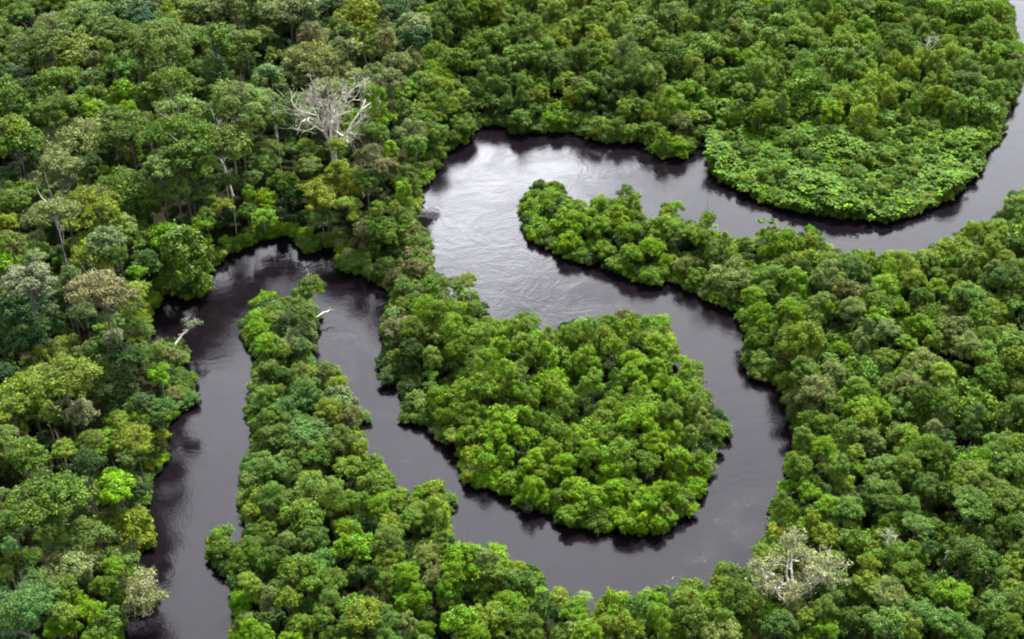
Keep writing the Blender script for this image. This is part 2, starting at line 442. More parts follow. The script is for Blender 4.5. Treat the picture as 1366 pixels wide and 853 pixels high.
def rosette_mesh(n_leaf=15, droop=0.5):
    """broad-leaved shrub: big leaves radiating from a few stems"""
    vs, fs, tn, o = [], [], [], 0
    for s in range(4):
        c0 = np.array([rng.normal() * 0.35, rng.normal() * 0.35, rng.uniform(0.0, 0.5)])
        tone = rng.random()
        for i in range(n_leaf):
            ph = i * 2.39996 + rng.normal() * 0.2; el = rng.uniform(-0.1, 1.1)
            d = np.array([math.cos(ph) * math.cos(el), math.sin(ph) * math.cos(el), math.sin(el)])
            b = unit(np.cross(d, [0, 0, 1.0])); ln = rng.uniform(0.45, 0.75); wd = ln * 0.34
            dn = np.array([0, 0, -1.0])
            p = [c0 + d * 0.12, c0 + d * ln * 0.55 + dn * 0.03, c0 + d * ln + dn * droop * ln * 0.6]
            vs += [p[0] - b * 0.05, p[0] + b * 0.05, p[1] + b * wd, p[1] - b * wd, p[2] + b * 0.05, p[2] - b * 0.05]
            fs += [[o, o + 1, o + 2, o + 3], [o + 3, o + 2, o + 4, o + 5]]
            t = np.clip(tone * 0.5 + 0.25 + rng.normal() * 0.2, 0, 1)
            tn += [[t, rng.random(), 0]] * 2
            o += 6
    return quads('broadleaf_shrub', np.array(vs), np.array(fs), (M_LEAF,), tone=np.array(tn))


def palm_meshes(R_=2.6, h=6.0):
    fr = []
    vs, fs, tn, o = [], [], [], 0
    for i in range(11):
        ph = i * 2.39996; el = rng.uniform(0.35, 1.15); ln = R_ * rng.uniform(0.85, 1.15)
        d = np.array([math.cos(ph), math.sin(ph), 0]); side = np.array([-math.sin(ph), math.cos(ph), 0])
        s = np.linspace(0, 1, 13)
        sp = d[None] * (ln * s * math.cos(el * 0.6))[:, None] + np.array([0, 0, 1.0]) * (ln * (math.sin(el) * s - 0.95 * s ** 2.2))[:, None]
        t = rng.random()
        for k in range(1, 13):
            wl = R_ * 0.30 * math.sin(math.pi * (0.12 + 0.85 * s[k])) + 0.1
            dirn = unit(sp[k] - sp[k - 1])
            for sg in (-1, 1):
                tip = sp[k] + side * sg * wl * 0.9 + dirn * wl * 0.7 - np.array([0, 0, 0.25 * wl])
                vs += [sp[k - 1], sp[k], tip + dirn * 0.08, tip]
                fs.append([o, o + 1, o + 2, o + 3]); o += 4
                tn.append([np.clip(t * 0.5 + 0.25 + rng.normal() * 0.12, 0, 1), 0.5, 0])
    crown = quads('palm_crown', np.array(vs), np.array(fs), (M_LEAF,), tone=np.array(tn))
    s = np.linspace(0, 1, 6)
    tv, tf = tube(np.stack([0.3 * np.sin(s * 2), 0 * s, h * s], -1) - np.array([0.3 * math.sin(2.0), 0, 0]) * s[:, None], 0.16 - 0.05 * s, 6)
    return crown, quads('palm_trunk', tv, tf, (M_BARK,), smooth=True)


# ------------------------------------------------------------------ crowns read from the photograph, 16 tiles of 342 x 214 px at 4x: x y width colour+form
TILES = {
 (0, 0): "10 100 110 o;115 95 150 m;440 100 240 oU;580 170 150 o;690 80 230 d;770 110 120 b;890 80 100 y;940 30 140 y;1060 60 180 o;1260 60 200 g;880 140 80 gC;90 280 150 oU;220 240 220 oU;330 310 260 oU;480 330 170 g;560 265 110 yC;700 220 170 o;860 220 240 oU;830 340 240 oU;660 380 200 m;470 460 190 o;300 450 190 m;130 480 150 d;1150 260 240 m;1150 370 170 d;1020 460 130 m;1300 220 140 o;1010 210 180 o;1320 340 130 d;880 490 250 m;760 540 160 m;500 590 120 l;660 590 80 l;60 560 200 m;60 680 150 y;300 610 190 m;150 640 160 m;100 750 200 m;400 740 280 gU;700 710 220 oU;600 620 110 o;700 810 160 m;960 620 200 o;960 710 220 m;1270 560 230 oU;1150 600 130 o;1180 760 270 oUw;960 820 220 m;1310 650 120 o",
 (342, 0): "50 80 140 g;200 60 220 g;30 200 100 o;150 120 110 d;400 50 160 d;560 100 180 y;480 170 120 o;280 220 180 t;340 330 240 gU;200 410 200 g;480 420 180 g;380 490 150 g;680 230 150 gC;740 350 130 g;600 290 110 o;640 400 150 o;720 450 150 g;540 30 150 o;720 70 170 d;830 150 170 g;940 160 140 g;840 240 170 b;1020 100 200 d;1160 50 200 m;1240 30 140 y;930 330 180 m;1070 310 120 m;890 460 170 o;990 470 130 y;640 560 150 lV;660 640 150 l;640 710 110 m;760 580 130 o;880 640 130 m;970 630 80 y;1040 570 100 y;1090 680 180 m;940 720 130 m;850 780 140 m;760 720 90 g;1230 420 200 m;1240 560 160 d;1240 230 180 m;1310 200 120 m;1310 380 110 d;1120 580 110 d;1320 470 120 d;40 530 120 o;100 640 90 ow;200 560 130 m;300 640 130 o;430 790 110 y;620 820 100 t;720 810 110 l",
 (684, 0): "60 60 130 m;180 90 150 y;240 60 100 y;290 160 100 yC;80 180 170 o;390 110 160 m;420 200 140 y;560 80 120 y;540 170 140 o;640 190 130 m;800 110 240 dV;940 110 90 y;1060 60 180 d;1190 40 120 d;1180 200 200 gV;1300 100 130 d;1060 230 120 d;60 330 200 m;200 350 150 d;440 310 180 m;600 300 190 g;640 420 170 d;520 470 160 d;760 400 120 o;800 280 180 m;800 340 100 d;970 340 140 yV;980 450 130 mV;1080 470 140 mV;1180 430 140 m;1310 290 140 y;1300 400 150 m;1220 490 120 m;670 560 90 a;850 570 170 l;730 620 120 y;360 470 120 t;250 450 80 y;190 580 180 mB;330 580 200 mB;60 600 180 dB;60 480 130 m;400 650 140 mB;500 680 180 yB;640 690 110 yB;820 760 250 gB;890 650 110 t;1000 630 100 o;1190 590 110 m;1320 610 130 m",
 (1024, 0): "60 80 140 dV;290 70 170 m;360 120 130 y;510 170 150 lV;390 240 150 y;170 200 160 m;180 330 80 a;520 60 170 d;650 80 160 m;770 40 170 d;780 150 140 o;700 240 160 d;890 160 120 m;1080 90 200 m;1230 60 100 y;1180 180 180 m;1190 300 160 l;1060 380 180 dV;1310 340 120 t;1300 460 110 dB;900 360 160 yV;960 440 100 m;860 440 110 y;890 520 130 y;200 440 280 mV;430 390 190 mV;60 420 100 m;500 330 130 m;620 420 110 y;640 520 110 y;530 510 120 m;390 520 120 y;340 590 110 l;770 570 130 m;1010 580 160 m;1130 600 180 o;1200 510 150 m;70 560 110 o;1170 680 160 mB;870 660 130 oB",
 (0, 214): "180 40 130 d;320 50 200 g;470 50 130 d;180 170 130 m;60 230 160 m;30 340 110 y;150 300 110 t;290 290 200 gUw;470 230 210 y;540 300 170 y;600 380 200 o;500 500 180 y;560 440 170 g;660 150 240 m;800 200 200 mw;850 60 170 o;940 150 150 o;1020 60 200 m;1080 190 150 o;1180 250 120 y;1220 110 90 ow;1330 190 110 l;1320 280 110 m;890 420 200 l;940 590 140 y;950 660 110 t;1070 640 110 o;1090 310 130 m;1150 400 160 m;1170 490 120 o;1300 420 180 m;720 430 140 m;730 600 90 l;780 540 130 d;720 710 120 y;820 700 120 o;540 690 240 pU;150 660 220 pD;60 440 120 o;200 430 120 g;190 520 110 g;360 640 150 o;360 720 150 d;120 790 240 d;270 800 90 p;450 810 130 g;690 790 140 y;620 520 110 m;60 700 90 m",
 (342, 214): "430 50 120 y;360 180 230 yU;150 130 150 m;50 220 130 l;40 310 110 l;190 200 110 d;180 320 110 m;500 240 110 y;520 300 90 y;330 300 150 o;260 360 90 y;390 380 130 t;300 430 120 g;600 100 160 m;690 40 110 t;780 160 110 lV;650 260 100 y;730 250 80 y;870 200 100 oB;640 340 110 m;700 400 180 m;570 390 130 t;880 440 110 gB;800 310 70 o;830 500 140 tB;860 570 130 oB;600 510 130 mB;500 560 130 mB;620 590 100 oB;730 560 120 oB;820 690 200 oB;900 640 90 oB;1060 660 100 oTw;1130 640 100 yTw;990 650 80 oTw;290 680 140 mTw;760 820 100 yB;960 800 120 m;1160 800 120 d;110 790 180 oB",
 (684, 214): "200 180 150 l;120 260 140 mB;170 370 160 dB;320 260 120 m;430 240 120 m;530 220 130 y;630 220 80 mC;340 340 120 l;560 310 130 y;460 360 150 m;300 440 120 l;450 470 180 dB;620 380 120 m;740 360 100 o;840 280 80 mC;920 290 60 g;1040 310 80 yT;890 390 130 m;740 490 160 l;820 540 100 l;640 510 130 m;920 570 140 g;1000 350 70 l;1010 430 120 m;1130 430 100 y;1240 440 110 o;1330 410 90 m;1140 650 230 g;1250 560 60 y;1320 640 110 m;1280 720 110 l;960 660 120 m;720 610 120 dB;570 560 120 dB;1060 500 120 o",
 (1024, 214): "100 440 150 l;220 430 110 y;400 480 80 m;500 520 150 y;570 500 80 y;700 530 150 y;960 480 120 y;1100 380 120 y;1280 310 170 b;1330 210 110 o;1320 450 120 d;1180 490 130 y;1270 520 90 y;1240 620 170 d;1060 560 170 o;850 560 130 o;640 600 130 l;460 600 150 d;330 560 120 m;180 600 150 d;140 680 200 l;340 620 170 g;440 700 150 t;280 760 130 o;330 780 60 l;620 690 180 l;600 780 150 m;780 640 130 y;900 680 110 l;820 730 120 d;1060 720 140 a;1190 800 140 y;1300 760 120 m;120 800 130 l;450 800 140 g;700 800 100 l;30 610 120 m",
 (0, 426): "150 120 200 d;250 60 150 d;230 190 110 y;330 300 250 yU;430 390 120 y;150 400 280 yU;230 500 170 y;60 480 150 y;100 580 140 y;430 520 170 p;480 180 150 o;570 80 130 y;600 110 100 p;730 80 130 o;660 210 190 d;640 370 180 d;850 160 80 y;930 200 110 g;850 300 130 L;900 420 150 d;990 360 70 o;980 440 100 d;840 480 130 a;740 460 130 d;700 560 170 lU;620 520 70 y;720 650 190 y;820 640 120 t;840 720 130 o;690 740 140 o;490 650 130 o;340 700 130 yw;150 740 200 m;460 770 160 d;600 830 100 L;190 820 110 o;40 280 80 b;40 620 120 o",
 (342, 426): "60 130 120 l;170 30 110 d;260 60 110 g;140 180 110 y;230 150 90 o;80 280 140 o;230 300 150 o;360 270 120 g;430 360 110 y;260 390 170 a;180 480 180 a;120 400 110 m;280 620 220 aU;300 720 150 a;90 520 130 m;380 490 120 y;500 520 150 g;450 640 140 o;540 700 140 y;110 630 130 o;60 790 160 a;490 800 160 y;620 790 110 m;740 50 120 t;830 60 130 m;930 110 170 g;820 170 130 d;930 210 130 g;1050 40 130 y;1070 150 120 d;1200 100 150 m;1220 230 160 l;1310 150 120 l;1320 270 120 l;860 440 160 oB;1000 400 150 mB;810 360 90 dB;1100 420 170 m;1150 520 160 d;1060 620 140 gB;1310 520 150 l;1270 620 150 l;1150 720 140 yB;1320 720 120 l;1200 350 150 m;1310 400 120 d",
 (684, 426): "50 50 130 g;60 130 130 m;20 280 110 g;190 110 110 g;180 200 150 lV;230 360 130 yV;100 430 150 m;310 90 120 d;400 60 110 m;460 90 110 t;520 40 120 a;620 60 120 y;700 40 110 l;800 60 70 g;380 210 110 l;540 160 140 o;640 240 170 l;760 270 130 l;760 130 120 l;850 170 90 y;430 340 170 mV;560 340 150 m;690 370 110 lV;870 390 110 l;930 300 120 m;970 450 110 g;830 490 110 d;650 450 110 m;660 540 170 l;480 530 110 g;280 480 150 d;60 520 130 l;60 620 150 l;330 640 140 l;510 640 150 d;600 680 170 m;760 660 130 l;860 620 140 l;940 620 110 g;1010 540 120 g;1090 610 120 dB;880 760 170 lV;980 770 120 m;720 760 130 d;210 700 130 o;130 740 120 l;270 780 140 L;510 820 150 L;390 750 120 d;60 800 120 l;620 800 120 m;150 560 130 d;1310 100 120 m;1320 220 140 oB",
 (1024, 426): "200 100 170 y;80 130 130 m;490 130 130 g;540 40 80 b;640 60 140 g;740 50 110 l;830 30 120 l;740 140 110 l;630 210 130 o;890 120 120 y;1000 60 170 t;1050 140 130 g;820 240 170 g;930 290 130 y;1150 100 140 o;1150 220 130 m;1180 300 140 m;1310 210 130 y;210 270 150 m;350 290 110 g;260 400 200 t;140 430 120 t;90 320 70 y;360 450 80 m;440 430 130 l;560 430 110 l;480 360 120 m;680 380 150 o;760 360 130 t;810 430 160 d;700 500 160 m;950 440 150 m;510 530 110 y;320 570 110 m;430 610 140 o;200 640 150 m;290 700 150 l;470 710 100 y;170 770 130 m;540 640 150 g;720 620 150 o;880 580 110 pC;840 700 170 m;940 700 110 a;1100 540 160 d;1230 690 170 m;1320 660 110 y;1060 810 150 oU;1290 800 160 o;1240 500 90 o;1330 460 110 o;600 790 170 o;900 810 140 m;740 790 130 m;370 790 150 m",
 (0, 639): "20 90 90 g;230 130 300 mU;60 230 170 m;430 160 140 t;270 300 180 o;430 300 220 oU;380 440 260 g;60 360 110 a;620 60 190 L;740 60 130 d;600 220 170 m;700 260 200 y;790 300 90 y;800 160 70 o;660 430 150 o;600 470 110 l;560 580 130 m;770 660 90 g;670 650 110 d;200 600 200 a;130 700 230 aU;330 600 150 m;20 520 120 y;430 660 130 l;350 720 140 y;300 790 120 L;390 800 100 l;560 770 180 m;500 710 120 l;100 810 180 b;20 710 90 y;1180 380 150 mB;1310 380 130 m;1300 40 120 a;1330 170 90 y;1330 560 130 y;1320 790 110 l;1250 780 60 gB",
 (342, 639): "80 90 150 a;290 100 200 o;240 210 220 m;400 120 170 m;620 30 160 m;560 130 120 m;640 140 110 l;740 110 90 y;900 90 210 y;960 190 170 yV;830 210 120 m;530 270 110 lC;520 370 200 l;690 330 170 o;710 230 110 y;90 430 170 d;240 500 180 m;160 320 80 g;60 280 100 o;300 330 170 d;400 550 150 m;720 460 150 y;800 510 130 l;910 420 140 g;1000 340 110 o;1110 430 200 l;1220 430 110 g;1200 310 70 g;1290 380 140 y;1260 500 140 o;1050 500 120 l;940 530 110 t;680 560 150 m;880 650 170 l;1020 620 180 l;1210 600 170 m;1310 640 110 l;390 650 150 a;170 650 150 y;220 780 120 y;40 830 100 l;350 780 170 m;580 720 200 y;700 740 130 a;810 770 120 g;1070 760 170 l;1230 750 170 y;1310 750 110 o;60 650 140 t;460 800 130 m;1180 830 110 l",
 (684, 639): "120 90 170 l;230 90 100 d;330 60 170 l;420 120 170 l;540 60 150 L;640 120 140 l;720 110 140 l;810 170 90 g;800 60 130 l;300 200 150 m;450 220 130 lB;600 220 140 lB;740 230 110 yB;900 130 110 m;960 60 120 m;80 540 130 a;20 480 100 y;250 640 120 y;170 660 110 d;330 700 150 l;560 640 150 y;770 600 170 g;690 690 150 a;930 640 160 y;1130 580 180 y;1090 650 130 l;1200 520 130 g;1300 600 160 p;1210 660 200 d;1110 760 150 m;960 740 170 o;780 760 150 lV;600 790 160 y;390 830 130 l;80 800 160 m;20 680 110 l;260 820 110 o;500 770 100 y;1130 830 200 g;1290 760 130 d",
 (1024, 639): "60 60 120 m;210 70 140 l;420 40 140 y;330 150 130 l;440 160 130 a;560 40 120 t;620 100 170 o;240 210 110 y;80 140 120 m;160 280 110 m;310 300 150 y;450 330 150 m;160 690 130 g;650 130 130 d;800 270 170 a;880 240 80 m;870 370 80 b;1080 130 200 oU;1250 100 220 oU;960 80 130 m;860 50 150 d;1160 320 140 d;1060 400 200 d;1170 460 160 d;690 470 220 m;540 450 110 y;520 560 150 y;350 540 120 m;330 620 130 o;300 690 110 o;640 620 180 g;760 520 150 m;830 590 130 m;980 620 170 l;950 760 170 a;1190 650 150 o;1200 760 200 a;1300 480 140 y;1320 640 110 o;1310 780 120 m;640 780 200 a;760 780 150 y;300 800 130 l;80 780 180 b;440 740 100 d;1280 260 120 d;210 730 80 y",
}
TINT = {
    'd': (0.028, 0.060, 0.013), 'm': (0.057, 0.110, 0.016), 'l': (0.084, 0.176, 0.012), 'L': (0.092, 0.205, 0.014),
    'y': (0.108, 0.160, 0.022), 'o': (0.073, 0.121, 0.026), 'g': (0.104, 0.138, 0.047), 'a': (0.060, 0.126, 0.030),
    'b': (0.026, 0.062, 0.022), 'p': (0.150, 0.168, 0.085), 't': (0.094, 0.100, 0.042),
}
COLOUR = {'d': 'dark green', 'm': 'mid-green', 'l': 'fresh green', 'L': 'vivid lime', 'y': 'yellow-green', 'o': 'olive',
          'g': 'grey-green', 'a': 'cool green', 'b': 'bluish dark', 'p': 'pale silvery', 't': 'brownish'}
FORM = {'mound': 'billowing', 'dome': 'round-crowned', 'spread': 'spreading', 'tower': 'vine-draped', 'narrow': 'narrow', 'bush': 'low bushy', 'airy': 'open-crowned'}
LETTER = {'D': 'dome', 'U': 'spread', 'V': 'tower', 'C': 'narrow', 'B': 'bush', 'A': 'airy', 'T': 'spread'}


def stand_height(px, py):
    """typical height of the trees growing where the photo shows px, py"""
    if 694 <= px <= 1000 and 245 <= py <= 400:
        return 7.5 + 4 * np.clip((px - 850) / 150, 0, 1)
    if 320 <= px <= 470 and 370 <= py <= 500:
        return 7.0
    if 320 <= px <= 540 and 480 <= py <= 640:
        return 9.5
    if 445 <= px <= 600 and 300 <= py <= 400:
        return 7.5
    if 510 <= px <= 975 and 390 <= py <= 715:
        return 10.5
    if px < 262 and py > 400:
        return 17.0
    if px < 565 and py < 430:
        return 21.0
    if px < 640 and py < 430:
        return 15.0
    if px < 950 and py < 215:
        return 15.0
    if py < 300:
        return 11.0
    return 12.0


def jitter(t, s=0.12):
    k = math.exp(rng.normal() * s)
    h = rng.normal() * 0.06
    return (t[0] * k * (1 + h), t[1] * k, t[2] * k * (1 - h))


def behind_water(x, y, far=26.0):
    """metres of land between a point and the open water in front of it"""
    for dy in np.arange(1.0, far, 1.0):
        if in_water(*pix(x, y - dy, 0.0)[:2]):
            return dy
    return far


def cap(x, y, base):
    d_ = behind_water(x, y)
    return 99.0 if d_ >= 25 else ((3.2 + 0.42 * d_) if base < 14 else ((4.4 + 0.5 * d_) if base < 15.5 else (10.0 + 1.0 * d_)))


def fresh(t, px, py):
    """the younger growth on the right and round the bends is a fresher green than the tall forest"""
    k, goal = (0.30 if (px > 560 or (py > 600 and px > 300)) else 0.0), (0.080, 0.150, 0.014)
    if (570 < px < 975 and 400 < py < 715) or (694 < px < 900 and 245 < py < 390):
        k, goal = 0.5, (0.100, 0.190, 0.013)
    elif px > 940 and py < 300:
        k, goal = 0.4, (0.080, 0.160, 0.012)
    return tuple(a * (1 - k) + b * k for a, b in zip(t, goal))


TREES = []
for (tx, ty), s in TILES.items():
    for item in s.split(';'):
        a, b, w, code = item.split()
        px, py, w = tx + float(a) / 3.985, ty + float(b) / 3.985, float(w) / 3.985
        col = code[0]; fl = code[1:]
        kind = None
        for q in fl:
            if q in LETTER:
                kind = LETTER[q]
        base = stand_height(px, py)
        if kind is None:
            if px > 640 and py < 160 and rng.random() < 0.35:
                kind = 'tower'
            elif 570 < px < 975 and 400 < py < 715 and rng.random() < 0.3:
                kind = 'tower'
            elif base < 15.5 and rng.random() < 0.62:
                kind = 'mound'
            elif base < 15.5 and rng.random() < 0.3:
                kind = 'tower'
            elif w > 52 and rng.random() < 0.5:
                kind = 'spread'
            elif rng.random() < 0.16:
                kind = 'narrow'
            else:
                kind = 'dome'
        _, _, dep = ground(px, py, base)
        rad = w / 2 * dep / F
        vb = {'mound': 0.8, 'dome': 0.66, 'spread': 0.45, 'tower': 1.3, 'narrow': 1.1, 'bush': 0.65, 'airy': 0.6}[kind]
        rad *= {'tower': 0.86, 'narrow': 0.86, 'bush': 1.0, 'mound': 1.3}.get(kind, 1.18 if base < 15.5 else 1.34)
        if kind == 'bush':
            h = max(rad * 0.75, min(base * 0.5, 4.5)) if py > 0 else 3
        else:
            h = base * (rng.uniform(0.82, 1.2) if base < 15.5 and not (570 < px < 975 and 400 < py < 715) else rng.uniform(0.7, 1.45)) * (0.86 + 0.28 * min(1.0, w / 55))
        if 'T' in fl:
            h = 15.0
        zc = max(h - rad * vb * 0.8, rad * 0.3)
        if kind == 'bush':
            zc = max(h - rad * 0.6, 0.5)
        x, y, dep = ground(px, py, zc)
        for _ in range(14):
            if is_land(x, y) or is_land(x, y + 3.0) or zc < rad * 0.4:
                break
            zc = max(zc * 0.9, rad * 0.39)
            x, y, dep = ground(px, py, zc)
        if kind != 'bush' and 'T' not in fl:
            for _ in range(16):
                if zc <= rad * vb * 0.55 or zc + rad * vb * 0.5 <= cap(float(x), float(y), base):
                    break
                zc *= 0.93
                x, y, dep = ground(px, py, zc)
        TREES.append(dict(px=px, py=py, w=w, x=float(x), y=float(y), r=rad, zc=float(zc), kind=kind, col=col, pale='w' in fl, tall='T' in fl, tint=fresh(jitter(TINT[col], 0.08), px, py)))

# keep crowns off the open water: pull those that spread over it together, or drop them
th = np.arange(12) * math.pi / 6


def spill(x, y, zc, r, vb):
    """share of a crown's outline that covers water seen in the photo"""
    px, py, d = pix(x, y, zc)
    k = r * F / d
    return float(np.mean(in_water(px + k * 0.9 * np.cos(th), py + k * (0.5 * SP + vb * CP) * np.sin(th))))


VB = {'mound': 0.75, 'dome': 0.62, 'spread': 0.36, 'tower': 1.15, 'narrow': 1.0, 'bush': 0.55, 'airy': 0.5}
kept = []
for t in TREES:
    for _ in range(4):
        if t['tall'] or spill(t['x'], t['y'], t['zc'], t['r'], VB[t['kind']]) <= 0.17:
            
            if t['tall'] or is_land(t['x'], t['y']) or is_land(t['x'], t['y'] - 4.0):
                kept.append(t)
            break
        t['r'] *= 0.88
TREES = kept

# ------------------------------------------------------------------ the rest of the forest, filled in between
class Hash:
    def __init__(self, cell=8.0):
        self.c, self.d = cell, {}

    def add(self, x, y, r):
        self.d.setdefault((int(x // self.c), int(y // self.c)), []).append((x, y, r))

    def free(self, x, y, r, k):
        i, j = int(x // self.c), int(y // self.c)
        for a in (-2, -1, 0, 1, 2):
            for b in (-2, -1, 0, 1, 2):
                for (u, v, s) in self.d.get((i + a, j + b), ()):
                    if (u - x) ** 2 + (v - y) ** 2 < (k * (r + s)) ** 2:
                        return False
        return True


hsh = Hash()
for t in TREES:
    hsh.add(t['x'], t['y'], t['r'] * (0.8 if t['kind'] != 'bush' else 0.6))
for q_, z_, r_ in (((440, 182), 16.0, 7.5), ((1056, 762), 10.0, 6.0), ((181, 778), 6.0, 3.0), ((1237, 62), 9.0, 3.0)):
    bx, by, _d = ground(*q_, z_)
    hsh.add(float(bx), float(by), r_); hsh.add(float(bx), float(by) - 5.0, r_ * 0.6); hsh.add(float(bx), float(by) - 10.0, r_ * 0.6)
LP = np.array([(t['px'], t['py']) for t in TREES])
LC = [t['col'] for t in TREES]


def on_point(px, py):
    """the shrub-covered point inside the upper bend"""
    edge_ = 137 + 12 * math.sin(px * 0.045) + 9 * math.sin(px * 0.11 + 1.0) + 6 * math.sin(px * 0.23)
    return px > 946 and py > edge_ and px < 1300 + 8 * math.sin(py * 0.2) and py < 302


FILL = []
for r0, tries, k in ((5.6, 9000, 0.66), (4.0, 16000, 0.62), (2.9, 22000, 0.62)):
    ys = np.sqrt(rng.random(tries) * (590.0 ** 2 - 120.0 ** 2) + 120.0 ** 2)
    xs = (rng.random(tries) * 2 - 1) * (ys * 0.40 + 45)
    ok = is_land(xs, ys)
    for x, y in zip(xs[ok], ys[ok]):
        px, py, d = pix(x, y, 8.0)
        base = stand_height(px, py)
        if base > 15 and rng.random() < (0.9 if r0 < 3.0 else 0.6):
            continue
        if base < 9 and r0 > 4:
            continue
        if on_point(px, py):
            continue
        r = r0 * rng.uniform(0.85, 1.2)
        if not hsh.free(x, y, r, k):
            continue
        kind = rng.choice(['dome', 'dome', 'spread', 'narrow'] if base > 15.5 else ['mound', 'mound', 'mound', 'dome', 'narrow', 'tower' if px > 600 else 'mound'])
        h = min(base * rng.uniform(0.55, 0.92), cap(x, y, base))
        zc = max(h - r * 0.6, r * 0.45)
        if spill(x, y, zc, r, VB[kind]) > 0.09:
            zc = max(zc * 0.6, r * 0.4); r *= 0.8
            if spill(x, y, zc, r, VB[kind]) > 0.09:
                continue
        hsh.add(x, y, r)
        dd = (LP[:, 0] - px) ** 2 + (LP[:, 1] - py) ** 2
        near = np.argsort(dd)[:4]
        col = LC[int(rng.choice(near))]
        if col in 'Lp':
            col = 'l'
        if px > 560 and col in 'tgob' and rng.random() < 0.6:
            col = 'l' if rng.random() < 0.4 else 'm'
        elif rng.random() < 0.2:
            col = 'm' if px > 560 else 'o'
        FILL.append(dict(x=float(x), y=float(y), r=r, zc=float(zc), kind=str(kind), tint=fresh(jitter(TINT[col], 0.11), px, py)))

# low bushes: a fringe along the banks and an understorey in the gaps
BUSH = []
hb = Hash(6.0)
ys = np.sqrt(rng.random(60000) * (560.0 ** 2 - 130.0 ** 2) + 130.0 ** 2)
xs = (rng.random(60000) * 2 - 1) * (ys * 0.40 + 25)
ok = is_land(xs, ys)
xs, ys = xs[ok], ys[ok]
nv = near_value(xs, ys)
for x, y, q in zip(xs, ys, nv):
    edge = q < 0.86
    if not edge and rng.random() < 0.1:
        continue
    px, py, d = pix(x, y, 1.5)
    if not edge and stand_height(px, py) > 15.5 and rng.random() < 0.65:
        continue
    if on_point(px, py) and not edge and rng.random() < 0.72:
        continue
    r = rng.uniform(1.3, 2.4) if edge else rng.uniform(1.6, 3.0)
    if not hb.free(x, y, r, 0.52 if edge else 0.66):
        continue
    zc = rng.uniform(0.5, 2.4) if edge else rng.uniform(1.0, 5.0)
    if spill(x, y, zc, r, 0.5) > (0.3 if edge else 0.1):
        continue
    hb.add(x, y, r)
    dd = (LP[:, 0] - px) ** 2 + (LP[:, 1] - py) ** 2
    col = LC[int(rng.choice(np.argsort(dd)[:5]))]
    if col in 'Lpg':
        col = 'm'
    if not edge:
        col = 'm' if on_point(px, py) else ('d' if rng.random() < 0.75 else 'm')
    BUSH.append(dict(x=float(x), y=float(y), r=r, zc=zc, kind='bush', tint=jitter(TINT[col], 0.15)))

# a skirt of foliage that hangs over the water's edge, walked along both banks
def skirt(bank):
    pts = np.array(bank, float)
    X, Y, _ = ground(pts[:, 0], np.maximum(pts[:, 1], -130), 0.0)
    for i in range(len(pts) - 1):
        a, b = np.array([X[i], Y[i]]), np.array([X[i + 1], Y[i + 1]])
        ln = np.linalg.norm(b - a)
        if ln < 0.01:
            continue
        nrm_ = np.array([-(b - a)[1], (b - a)[0]]) / ln
        mid = (a + b) / 2
        px, py, d = pix(*(mid + nrm_ * 1.0), 0.0)
        if in_water(px, py):
            nrm_ = -nrm_
        if nrm_[1] < -0.35:            # near bank: what the photo shows there is the tree tops
            continue
        for s_ in np.arange(0, ln, 1.15):
            for row in range(2):
                if row == 0 and rng.random() < 0.22:
                    continue
                r = rng.uniform(0.8, 2.6)
                q = a + (b - a) * min(1, (s_ + rng.random()) / ln) + nrm_ * (r * rng.uniform(0.25, 0.95) + row * 1.5)
                px, py, d = pix(q[0], q[1], 1.0)
                dd = (LP[:, 0] - px) ** 2 + (LP[:, 1] - py) ** 2
                col = LC[int(rng.choice(np.argsort(dd)[:4]))]
                if col in 'Lpt' or (col in 'yg' and rng.random() < 0.5):
                    col = 'm'
                BUSH.append(dict(x=float(q[0]), y=float(q[1]), r=r, zc=r * rng.uniform(0.3, 0.6) + row * 0.8, kind='bush', tint=jitter(TINT[col], 0.15)))


skirt(BANK_A)
skirt(BANK_B)

SHRUB = []
hp = Hash(4.0)
for _ in range(26000):
    px, py = rng.uniform(940, 1310), rng.uniform(108, 302)
    x, y, _d = ground(px, py, 2.0)
    if not bool(is_land(x, y)) or not on_point(px, py):
        continue
    if not hp.free(float(x), float(y), 1.0, 0.56):
        continue
    hp.add(float(x), float(y), 1.0)
    SHRUB.append((float(x), float(y), rng.uniform(1.3, 2.5) + 3.6 * max(0, math.sin(x * 0.16 + y * 0.07) * math.sin(y * 0.13))))


# ------------------------------------------------------------------ stuff objects: points that carry a plant each
def proto_collection(name, meshes):
    col = bpy.data.collections.new(name)
    for i, me in enumerate(meshes):
        o = bpy.data.objects.new("%s_%03d" % (name, i), me)
        col.objects.link(o)
    return col


